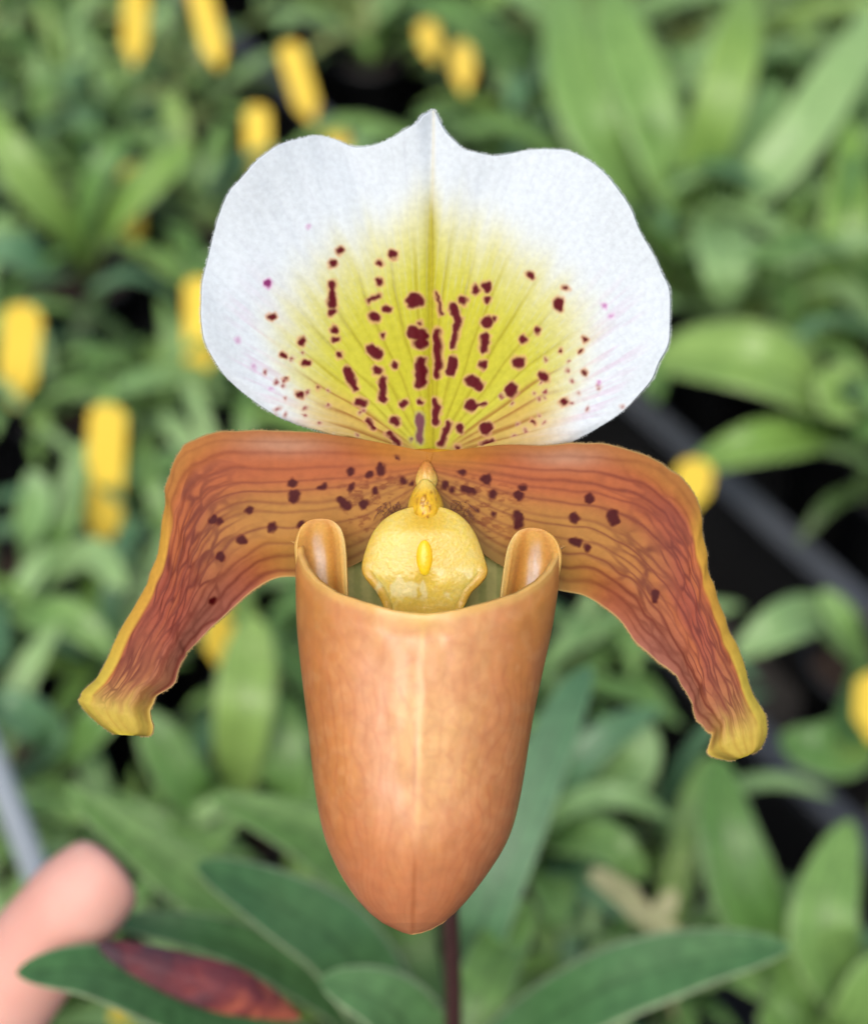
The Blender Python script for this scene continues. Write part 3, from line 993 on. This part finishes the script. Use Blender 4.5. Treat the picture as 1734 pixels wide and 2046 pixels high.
# --- pouch
YL = np.array([1030, 1060, 1100, 1160, 1250, 1340, 1450, 1560, 1640, 1690, 1730, 1770, 1800, 1825, 1845, 1858, 1865, 1868.5])
LL = np.array([598, 594, 591, 590, 592, 601, 615, 626, 639, 652, 670, 692, 714, 738, 764, 790, 806, 822])
RR = np.array([1117, 1120, 1120, 1118, 1105, 1085, 1062, 1046, 1030, 1012, 986, 958, 934, 910, 885, 862, 842, 824])
nphi, nt_ = 420, 230
phi = np.linspace(-math.pi, math.pi, nphi, endpoint=False)
sph, cph = np.sin(phi), np.cos(phi)
front = np.interp(np.abs(sph), [0, .12, .25, .5, .7, .85, .93, .98, 1], [1226, 1224, 1219, 1202, 1184, 1158, 1134, 1108, 1082])
front = front + 8 * (sph > 0) * np.abs(sph) ** 4
back = np.interp(np.abs(sph), [0, .8, .95, 1], [1240, 1220, 1150, 1082]) + 8 * (sph > 0) * np.abs(sph) ** 4
rim = np.where(cph >= 0, front, back)
t = np.linspace(0, 1, nt_)
g = 1 - (1 - t) ** 1.9
PY = rim[:, None] + (1868.5 - rim[:, None]) * g[None]


def cint(y, ys, xs):
    # gentle smoothing of the polyline
    return sum(np.interp(y + o, ys, xs) for o in (-14, -7, 0, 7, 14)) / 5 if False else np.interp(y, ys, xs)


yy = np.linspace(1030, 1868.5, 900)
lw, rw = np.interp(yy, YL, LL), np.interp(yy, YL, RR)
ker = np.hanning(141)
ker /= ker.sum()


def smooth(a):
    p = np.concatenate([np.full(70, a[0]), a, np.full(70, a[-1])])
    s = np.convolve(p, ker, 'valid')
    k = sm(1760, 1840, yy)
    return s * (1 - k) + a * k


lw, rw = smooth(lw), smooth(rw)
Lx, Rx = np.interp(PY, yy, lw), np.interp(PY, yy, rw)
cx, hwid = (Lx + Rx) / 2, (Rx - Lx) / 2
PXp = cx + hwid * sph[:, None]
zc = 7 + 5 * sm(1250, 1800, PY)
dz = hwid * .0802 * (.82 + .10 * sm(1200, 1500, PY))
# a soft keel down the front, mouth flaring slightly forward
Zp = zc + dz * cph[:, None]
keel_x = PXp - (846 - (PY - 1225) * .028)
Zp += .55 * np.exp(-(keel_x / 26) ** 2) * (cph[:, None] > 0) * sm(1225, 1300, PY) * (1 - sm(1650, 1800, PY))
Zp -= 1.2 * (1 - sm(0, 60, PY - rim[:, None])) * (cph[:, None] > 0)
fr = (cph[:, None] > 0) * 1.0
Zp += (N1.fbm(PXp * .012, PY * .008) - .5) * 1.1 * fr
C = np.broadcast_to(lin((216, 142, 78)), PXp.shape + (3,)).copy()
sidew = np.abs(sph)[:, None] + 0 * PY
C = mix(C, (240, 190, 124), .9 * (1 - sm(.05, .85, sidew)) * (1 - .6 * sm(1500, 1800, PY)))  # paler centre, partly light and gloss put into the colour
C = mix(C, (216, 144, 98), .4 * sm(.38, .68, N2.fbm(PXp * .012, PY * .006)))
C = mix(C, (236, 182, 126), .22 * sm(.42, .66, N2.fbm(PXp * .06 + 5, PY * .048)))
C = mix(C, (204, 128, 80), .20 * sm(.46, .70, N1.fbm(PXp * .07 + 2, PY * .05 + 4)))
C = mix(C, (236, 176, 140), .45 * np.exp(-((PXp - 740 - (PY - 1300) * .12) / 34) ** 2) * sm(1270, 1340, PY) * (1 - sm(1560, 1660, PY)) * sm(.3, .6, N3.fbm(PXp * .02, PY * .006)))  # soft pinkish gloss highlight left of centre, painted in
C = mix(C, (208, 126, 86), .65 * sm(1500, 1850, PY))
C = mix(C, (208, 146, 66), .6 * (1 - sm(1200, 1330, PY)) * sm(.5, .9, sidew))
ph2 = (phi / math.pi)[:, None] + 0 * PY
wv = ph2 * 20 + (N3.fbm(PXp * .010, PY * .007) - .5) * 5.0
vn = np.exp(-((((wv % 1) - .5) / .13) ** 2))
C = mix(C, (186, 98, 60), (.14 + .16 * sm(.35, .8, sidew)) * vn * sm(.1, .5, N1.fbm(PXp * .02 + 9, PY * .012)) * sm(1260, 1400, PY))
nt2 = cells(ph2 * .5 + .5, (PY - 1225) / 650 + (N2.fbm(PXp * .03, PY * .03) - .5) * .03, 77, 330, 26, 9)
C = mix(C, (196, 116, 76), .16 * (1 - sm(.02, .22, nt2)) * fr)
# pale midline, crease shade painted as darker lines low down
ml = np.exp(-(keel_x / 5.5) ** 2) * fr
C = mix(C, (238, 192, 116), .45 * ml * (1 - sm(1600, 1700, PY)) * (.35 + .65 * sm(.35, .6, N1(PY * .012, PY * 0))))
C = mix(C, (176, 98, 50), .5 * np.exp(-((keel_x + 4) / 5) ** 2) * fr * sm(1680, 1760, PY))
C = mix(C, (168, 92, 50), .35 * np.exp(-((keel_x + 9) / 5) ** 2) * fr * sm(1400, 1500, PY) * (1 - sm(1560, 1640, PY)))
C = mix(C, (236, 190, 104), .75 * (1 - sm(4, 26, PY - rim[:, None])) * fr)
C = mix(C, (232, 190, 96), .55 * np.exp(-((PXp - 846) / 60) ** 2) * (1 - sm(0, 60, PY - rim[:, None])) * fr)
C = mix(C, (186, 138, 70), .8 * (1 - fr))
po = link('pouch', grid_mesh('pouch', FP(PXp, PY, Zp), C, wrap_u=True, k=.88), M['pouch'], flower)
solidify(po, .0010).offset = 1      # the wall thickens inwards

# --- rolled-in side lobes of the pouch mouth
EL = [(1036.5, 638, 644), (1038, 625, 657), (1043, 613, 668), (1055, 602, 680), (1075, 596, 687), (1100, 594, 690), (1140, 600, 692), (1190, 612, 694), (1250, 626, 696)]
ER = [(1054.5, 1058, 1066), (1057, 1045, 1080), (1063, 1033, 1093), (1075, 1023, 1106), (1093, 1015, 1114), (1118, 1010, 1117), (1155, 1005, 1110), (1195, 1000, 1098), (1255, 994, 1080)]
for side, T in ((-1, EL), (1, ER)):
    nr_, ns = 90, 60
    q = catmull(T, np.linspace(0, 1, nr_))
    s = np.linspace(0, 1, ns)
    py = q[:, 0:1] + 0 * s[None]
    px = q[:, 1:2] * (1 - s[None]) + q[:, 2:3] * s[None]
    o_ = s[None] if side < 0 else 1 - s[None]            # 0 at outer wall, 1 at the inner lip
    o_ = o_ + 0 * py
    dep = sm(0, 75, py - q[0, 0])
    z = 8.6 - 2.8 * np.sin(math.pi * np.clip(o_ * 1.12, 0, 1)) ** .8 * dep + 1.0 * sm(.86, 1, o_) * dep
    z = z + .5 * sm(.72, .84, o_) * (1 - sm(.86, .97, o_)) * dep
    c = np.broadcast_to(lin((240, 192, 104)), py.shape + (3,)).copy()
    c = mix(c, (246, 228, 214), np.clip(.95 * np.exp(-((o_ - .44 - .05 * (N2(py * .05, py * 0) - .5)) / .12) ** 4) * dep * sm(10, 40, py - q[0, 0]) * (.55 + .6 * N1(py * .05, px * .16)), 0, 1))  # pinkish-white highlight stripe in the hollow, painted as colour
    c = mix(c, (214, 148, 66), .7 * np.exp(-((o_ - .72) / .1) ** 2))
    c = mix(c, (216, 156, 88), .6 * np.exp(-((o_ - .2) / .1) ** 2))
    c = mix(c, (236, 206, 128), .9 * sm(.90, .98, o_))
    c = mix(c, (222, 160, 76), .8 * (1 - sm(0, 16, py - q[0, 0])))
    lo = link('pouch_lobe', grid_mesh('pouch_lobe', FP(px, py, z), c, k=.98), M['lobe'], flower)
    solidify(lo, .0005)

# --- staminode: glossy yellow shield with a knob, and the hairy column above it
SA = [(1018, 826, 878), (1024, 806, 897), (1034, 785, 914), (1050, 765, 930), (1075, 747, 946), (1105, 735, 958), (1130, 729, 966), (1145, 730, 968), (1160, 742, 957), (1178, 757, 938), (1200, 767, 927), (1225, 774, 918), (1240, 780, 912)]
nr_, ns = 120, 110
q = catmull(SA, np.linspace(0, 1, nr_))
s = np.linspace(-1, 1, ns)
py = q[:, 0:1] + 0 * s[None]
px = (q[:, 1:2] + q[:, 2:3]) / 2 + (q[:, 2:3] - q[:, 1:2]) / 2 * s[None]
S2 = s[None] + 0 * py
dome = np.sqrt(np.clip(1 - (S2 * .96) ** 2, 0, 1))
z = 6 + 2.2 * dome * sm(1010, 1075, py) - 1.6 * sm(1150, 1240, py) * dome
z += .7 * sm(.86, .97, np.abs(S2)) * sm(1120, 1160, py)
z -= .8 * np.exp(-((px - 849) / 22) ** 2) * sm(1130, 1170, py)
z += (N1.fbm(px * .03, py * .03) - .5) * .45 * sm(1120, 1160, py)
c = np.broadcast_to(lin((236, 208, 96)), py.shape + (3,)).copy()
c = mix(c, (236, 214, 124), .7 * sm(.4, .65, N2.fbm(px * .16, py * .16)))
c = mix(c, (222, 178, 44), .85 * np.exp(-((px - 849) / 40) ** 2) * (1 - sm(1040, 1090, py)))
c = mix(c, (226, 184, 30), .8 * np.exp(-(((px - 849) / 36) ** 2 + ((py - 1112) / 58) ** 2)))
c = mix(c, (206, 150, 50), .7 * sm(.9, .99, np.abs(S2)) * sm(1120, 1150, py))
c = mix(c, (214, 170, 60), .55 * sm(.80, 1.0, np.abs(S2)))
c = mix(c, (250, 238, 178), .7 * sm(.55, .68, N1.fbm(px * .045, py * .03)) * sm(1125, 1150, py) * (1 - sm(1180, 1205, py)))  # wet highlight patches on the lower shield, painted into the colour
c = mix(c, (214, 168, 62), .6 * sm(1185, 1225, py))
sta = link('staminode', grid_mesh('staminode', FP(px, py, z), c, flip=True, k=.9), M['grain'], flower)
solidify(sta, .0008)


def blob(name, cx_, cy_, z0, rx, ry, rz, colf, mat, n=48, taper=0.0, bumpy=0.0):
    th = np.linspace(0, math.pi, n // 2)
    ph = np.linspace(0, 2 * math.pi, n, endpoint=False)
    X = np.sin(th)[None] * np.cos(ph)[:, None]
    Zz = np.sin(th)[None] * np.sin(ph)[:, None]
    Y = np.cos(th)[None] + 0 * X
    f = 1 + taper * Y
    if bumpy:
        f = f * (1 + bumpy * (N1(X * 6 + 9, Y * 6 + Zz * 5) - .5))
    px, py = cx_ + rx * X * f, cy_ - ry * Y
    return link(name, grid_mesh(name, FP(px, py, z0 + rz * Zz * f), colf(px, py)), mat, flower)


blob('staminode_knob', 848, 1113, 8.55, 18, 38, 1.0, lambda x, y: mix(np.broadcast_to(lin((240, 190, 22)), x.shape + (3,)).copy(), (236, 200, 40), sm(1120, 1150, y)), M['gloss'])


def capcol(x, y):
    c = np.broadcast_to(lin((226, 180, 34)), x.shape + (3,)).copy()
    c = mix(c, (234, 206, 104), sm(0, 1, (990 - y) / 30))
    c = mix(c, (234, 208, 100), sm(1025, 1062, y))
    c = mix(c, (222, 190, 100), .6 * sm(20, 42, np.abs(x - 850)))
    return mix(c, (140, 74, 10), .75 * sm(.56, .68, N3.fbm(x * .24, y * .24, 2)) * (1 - sm(10, 34, np.abs(x - 852))) * sm(965, 990, y))


blob('column', 850, 1008, 4.6, 34, 52, 3.2, capcol, M['grain'], taper=-.3, bumpy=.12)
blob('column_cap', 852, 954, .9, 20, 34, 1.5, lambda x, y: mix(np.broadcast_to(lin((200, 132, 58)), x.shape + (3,)).copy(), (234, 206, 104), sm(926, 972, y)), M['grain'], taper=-.25, bumpy=.2)
blob('sepal_junction', 858, 914, -2.6, 80, 18, 1.5, lambda x, y: mix(np.broadcast_to(lin((196, 128, 44)), x.shape + (3,)).copy(), (206, 148, 40), sm(.4, .6, N1(x * .05, y * .05))), M['petal'], bumpy=.15)


# --- fine dark hairs at the petal bases, either side of the column
hv, hf = [], []
for k in range(90):
    sd_ = -1 if k % 2 else 1
    x0, y0 = 850 + sd_ * nr.uniform(50, 90), nr.uniform(1000, 1045)
    x1, y1 = x0 + sd_ * nr.uniform(-14, 20), y0 + nr.uniform(-6, 24)
    xm, ym = (x0 + x1) / 2 + nr.uniform(-5, 5), (y0 + y1) / 2 + nr.uniform(-5, 5)
    b0 = len(hv)
    for (x, y, zz, wd) in ((x0, y0, .6, .8), (xm, ym, 1.4, .7), (x1, y1, 1.9, .3)):
        for a in range(3):
            hv.append(tuple(FP(x + wd * math.cos(a * 2.09), y + wd * math.sin(a * 2.09), zz + .1 * (a == 1))))
    for r_ in range(2):
        for a in range(3):
            hf.append((b0 + r_ * 3 + a, b0 + r_ * 3 + (a + 1) % 3, b0 + r_ * 3 + 3 + (a + 1) % 3, b0 + r_ * 3 + 3 + a))
hm = bpy.data.meshes.new('hair')
hm.from_pydata(hv, [], hf)
ho = link('hair', hm, simple_mat('hair', (.14, .05, .03), (.24, .10, .06), rough=.5), flower)
ho['kind'] = 'stuff'


# --- stem, ovary
def tube(name, pts, radii, mat, parent, n=20, seg=60, base=None):
    base = base or ROOT
    t = np.linspace(0, 1, seg)
    C = catmull(np.array([list(p - base) for p in pts]), t)
    R_ = catmull(np.array([[r] for r in radii]), t)[:, 0]
    T = np.gradient(C, axis=0)
    T /= np.linalg.norm(T, axis=1, keepdims=True)
    ref = np.array([1., 0, 0])
    S = np.cross(T, ref)
    S /= np.linalg.norm(S, axis=1, keepdims=True)
    U = np.cross(S, T)
    a = np.linspace(0, 2 * math.pi, n, endpoint=False)
    X = C[None] + (np.cos(a)[:, None, None] * S[None] + np.sin(a)[:, None, None] * U[None]) * R_[None, :, None]
    return link(name, grid_mesh(name, X, wrap_u=True), mat, parent)


tube('ovary', [campt(858, 930, .309), campt(862, 990, .325), campt(872, 1150, .345), campt(882, 1330, .358)], [.0028, .0034, .0032, .0024], M['stem'], plant)
tube('flower_stem', [campt(880, 1310, .357), campt(890, 1600, .385), campt(900, 1850, .42), campt(906, 2046, .45), ROOT + Vector((0, 0, .01)), ROOT], [.0023, .0021, .0020, .0021, .0024, .0026], M['stem'], plant)

# --- its own leaves
LEAVES = [  # points (px, py, depth), width mm, material, keel
    ([(1010, 2110, .49), (1190, 1985, .475), (1390, 1918, .465), (1578, 1893, .455)], 19.5, 'near', .12),
    ([(800, 2080, .49), (690, 1900, .475), (540, 1800, .465), (392, 1728, .455)], 21, 'near', .12),
    ([(700, 2180, .47), (420, 2030, .435), (200, 1945, .415), (32, 1945, .405)], 17, 'near', .10),
    ([(760, 2080, .49), (600, 1950, .475), (420, 1870, .465), (205, 1838, .46)], 13, 'near', .14),
    ([(700, 1990, .52), (520, 1850, .52), (330, 1720, .52), (130, 1570, .52)], 19, 'mid', .12),
    ([(820, 1950, .54), (760, 1790, .54), (620, 1670, .54), (420, 1590, .54)], 21, 'mid', .14),
    ([(935, 2000, .53), (965, 1840, .52), (1040, 1640, .52), (1130, 1420, .53), (1180, 1330, .54)], 16, 'blue', .16),
    ([(860, 2200, .47), (830, 2080, .45), (760, 2000, .44), (640, 1960, .435)], 20, 'near', .10),
    ([(960, 2000, .50), (1010, 1880, .52), (1060, 1800, .53)], 15, 'mid', .2),
]
for pts, wd, tone, keel in LEAVES:
    P = [ROOT + Vector((0, 0, .004))] + [campt(*p) for p in pts]
    upv = (CAM - P[-2]).normalized() * .6 + Vector((0, 0, .8))
    link('leaf', leaf_mesh('leaf', [p - ROOT for p in P], wd * .001, upv, keel=keel, base_w=.6, maxw=.5, nseg=60, ncross=13, thick=.0014, wave=.03), M[tone], plant)

# --- withering dark red leaf lying over the lower left leaf
P = [(600, 2035, .425), (490, 1990, .413), (350, 1945, .407), (195, 1888, .402)]
P = [campt(*p) for p in P]
rl = leaf_mesh('withered_leaf', [p - ROOT for p in P], .0108, (CAM - P[1]).normalized(), keel=-.55, base_w=.08, maxw=.45, nseg=70, ncross=17, thick=.002, wave=.05)
mw, tw, bw, _o = base_mat('withered_red')
at_ = N(tw, 'ShaderNodeAttribute', attribute_name='leafuv')
sp = N(tw, 'ShaderNodeSeparateColor')
tw.links.new(at_.outputs['Color'], sp.inputs[0])
cr = N(tw, 'ShaderNodeValToRGB')
bpn = N(tw, 'ShaderNodeBump')
bpn.inputs['Strength'].default_value = .8
bpn.inputs['Distance'].default_value = .002
cr.color_ramp.elements[0].position, cr.color_ramp.elements[0].color = .12, (*lin((168, 88, 66)), 1)
cr.color_ramp.elements[1].position, cr.color_ramp.elements[1].color = .95, (*lin((70, 46, 54)), 1)
e_ = cr.color_ramp.elements.new(.45)
e_.color = (*lin((108, 46, 50)), 1)
nz = N(tw, 'ShaderNodeTexNoise')
nz.inputs['Scale'].default_value = 130
tcw = N(tw, 'ShaderNodeTexCoord')
tw.links.new(tcw.outputs['Object'], nz.inputs['Vector'])
nz.inputs['Detail'].default_value = 4
tw.links.new(nz.outputs[0], bpn.inputs['Height'])
tw.links.new(bpn.outputs[0], bw.inputs['Normal'])
ad = N(tw, 'ShaderNodeMath', operation='MULTIPLY_ADD')
ad.inputs[1].default_value = 1.8
tw.links.new(nz.outputs[0], ad.inputs[0])
sb = N(tw, 'ShaderNodeMath', operation='SUBTRACT')
sb.inputs[1].default_value = .90
tw.links.new(sp.outputs[1], sb.inputs[0])
tw.links.new(sb.outputs[0], ad.inputs[2])
tw.links.new(ad.outputs[0], cr.inputs[0])
tw.links.new(cr.outputs[0], bw.inputs['Base Color'])
bw.inputs['Roughness'].default_value = .6
wl = link('withered_leaf', rl, mw, plant)
wl['label'] = 'dark red withering leaf'

# pot of the orchid in front (below the picture) so that it stands on something
fp = empty('flower_pot', (ROOT.x, ROOT.y, -.096))
hgt = ROOT.z + .096
link('pot_wall', lathe('pot_wall', [(.0005, 0.004), (.030, .004), (.031, .006), (.040, hgt - .02), (.043, hgt - .02), (.043, hgt - .002), (.040, hgt - .002), (.039, hgt - .02)]), M['black'], fp)
link('soil', lathe('soil', [(.0005, hgt - .004), (.02, hgt - .007), (.0392, hgt - .012)]), M['bark'], fp)
tag(fp, 'tall black pot carrying the slipper orchid, below the picture', 'pot')

# ------------------------------------------------------------------ dry flower remains right of the stem
dr = empty('dry_bract', campt(1290, 1800, .60))
def dloc(px, py, d=.60):
    return campt(px, py, d) - dr.location
for pts, wd in (([(1180, 1745), (1230, 1775), (1290, 1830), (1370, 1870)], 8), ([(1220, 1760), (1260, 1790), (1270, 1850)], 6), ([(1300, 1850), (1330, 1810), (1345, 1775)], 7)):
    link('bract_scale', leaf_mesh('bract_scale', [dloc(*p) for p in pts], wd * .001, (0, -.5, .8), keel=.5, nseg=20, ncross=7, thick=.0012, wave=.2), M['dry'], dr)
link('bract_stalk', leaf_mesh('bract_stalk', [dloc(1290, 1850), dloc(1330, 1960, .63), dloc(1360, 2080, .68)], .003, (0, -.5, .8), keel=.3, nseg=16, ncross=5, thick=.0025), M['dry'], dr)
tag(dr, 'dry straw coloured bract above the wide leaf right of the stem', 'bract')

# ------------------------------------------------------------------ pale pipe at the left edge
pa, pb = campt(-45, 1440, .70), campt(85, 1775, .66)
pe = empty('bench_pipe', pb)
tube('pipe_wall', [pa + (pa - pb) * .4, pa, (pa + pb) / 2, pb, pb + (pb - pa) * .3], [.0050] * 5, M['pipe'], pe, base=pb, n=24, seg=20)
tube('end_collar', [pa + (pa - pb) * .35, pa + (pa - pb) * .30], [.0075] * 2, M['pipe'], pe, base=pb, n=24, seg=4)
tag(pe, 'pale grey metal pipe at the left edge above the finger', 'pipe')

# ------------------------------------------------------------------ hand reaching in from the lower left
HB = campt(-330, 2500, .47)


def skin_hand():
    V_, E_, R_ = [], [], []

    def add(px, py, d, r, prev=None):
        V_.append(tuple(campt(px, py, d) - HB))
        R_.append(r)
        if prev is not None:
            E_.append((prev, len(V_) - 1))
        return len(V_) - 1
    wr = add(-620, 2800, .50, .026)
    pm = add(-330, 2500, .475, .027, wr)
    # index finger stretched up behind the leaf: the one in view
    k = add(-110, 2170, .445, 0.0140, pm)
    k = add(-20, 2030, .437, 0.0132, k)
    k = add(75, 1895, .43, 0.0130, k)
    k = add(118, 1842, .429, .0118, k)
    k = add(150, 1805, .428, 0.0125, k)
    k = add(208, 1748, .428, 0.0110, k)
    k = add(234, 1724, .43, 0.0087, k)
    # middle, ring, little finger curled round the pot, below the picture
    for (x, y, d, r) in ((60, 2300, .47, .0105), (40, 2440, .48, .010), (0, 2560, .495, .009)):
        q = add(x - 200, y + 20, d - .005, r, pm)
        q = add(x, y, d, r * .95, q)
        q = add(x + 150, y + 30, d + .01, r * .88, q)
        q = add(x + 240, y + 90, d + .02, r * .75, q)
    # thumb from the side of the palm
    q = add(-420, 2300, .45, .013, pm)
    q = add(-380, 2120, .43, .0115, q)
    q = add(-300, 1990, .42, .0105, q)
    q = add(-250, 1930, .418, .008, q)
    me = bpy.data.meshes.new('person')
    me.from_pydata(V_, E_, [])
    o = bpy.data.objects.new('person', me)
    COL.objects.link(o)
    o.location = HB
    me.materials.append(M['skin'])
    m = o.modifiers.new('skin', 'SKIN')
    m.use_smooth_shade = True
    for i, v in enumerate(me.skin_vertices[0].data):
        v.radius = (R_[i], R_[i])
        v.use_root = (i == 1)
    s = o.modifiers.new('sub', 'SUBSURF')
    s.levels = s.render_levels = 2
    return o


hand = skin_hand()
tag(hand, 'bare pink finger of a hand reaching in behind the lower left leaf', 'person')
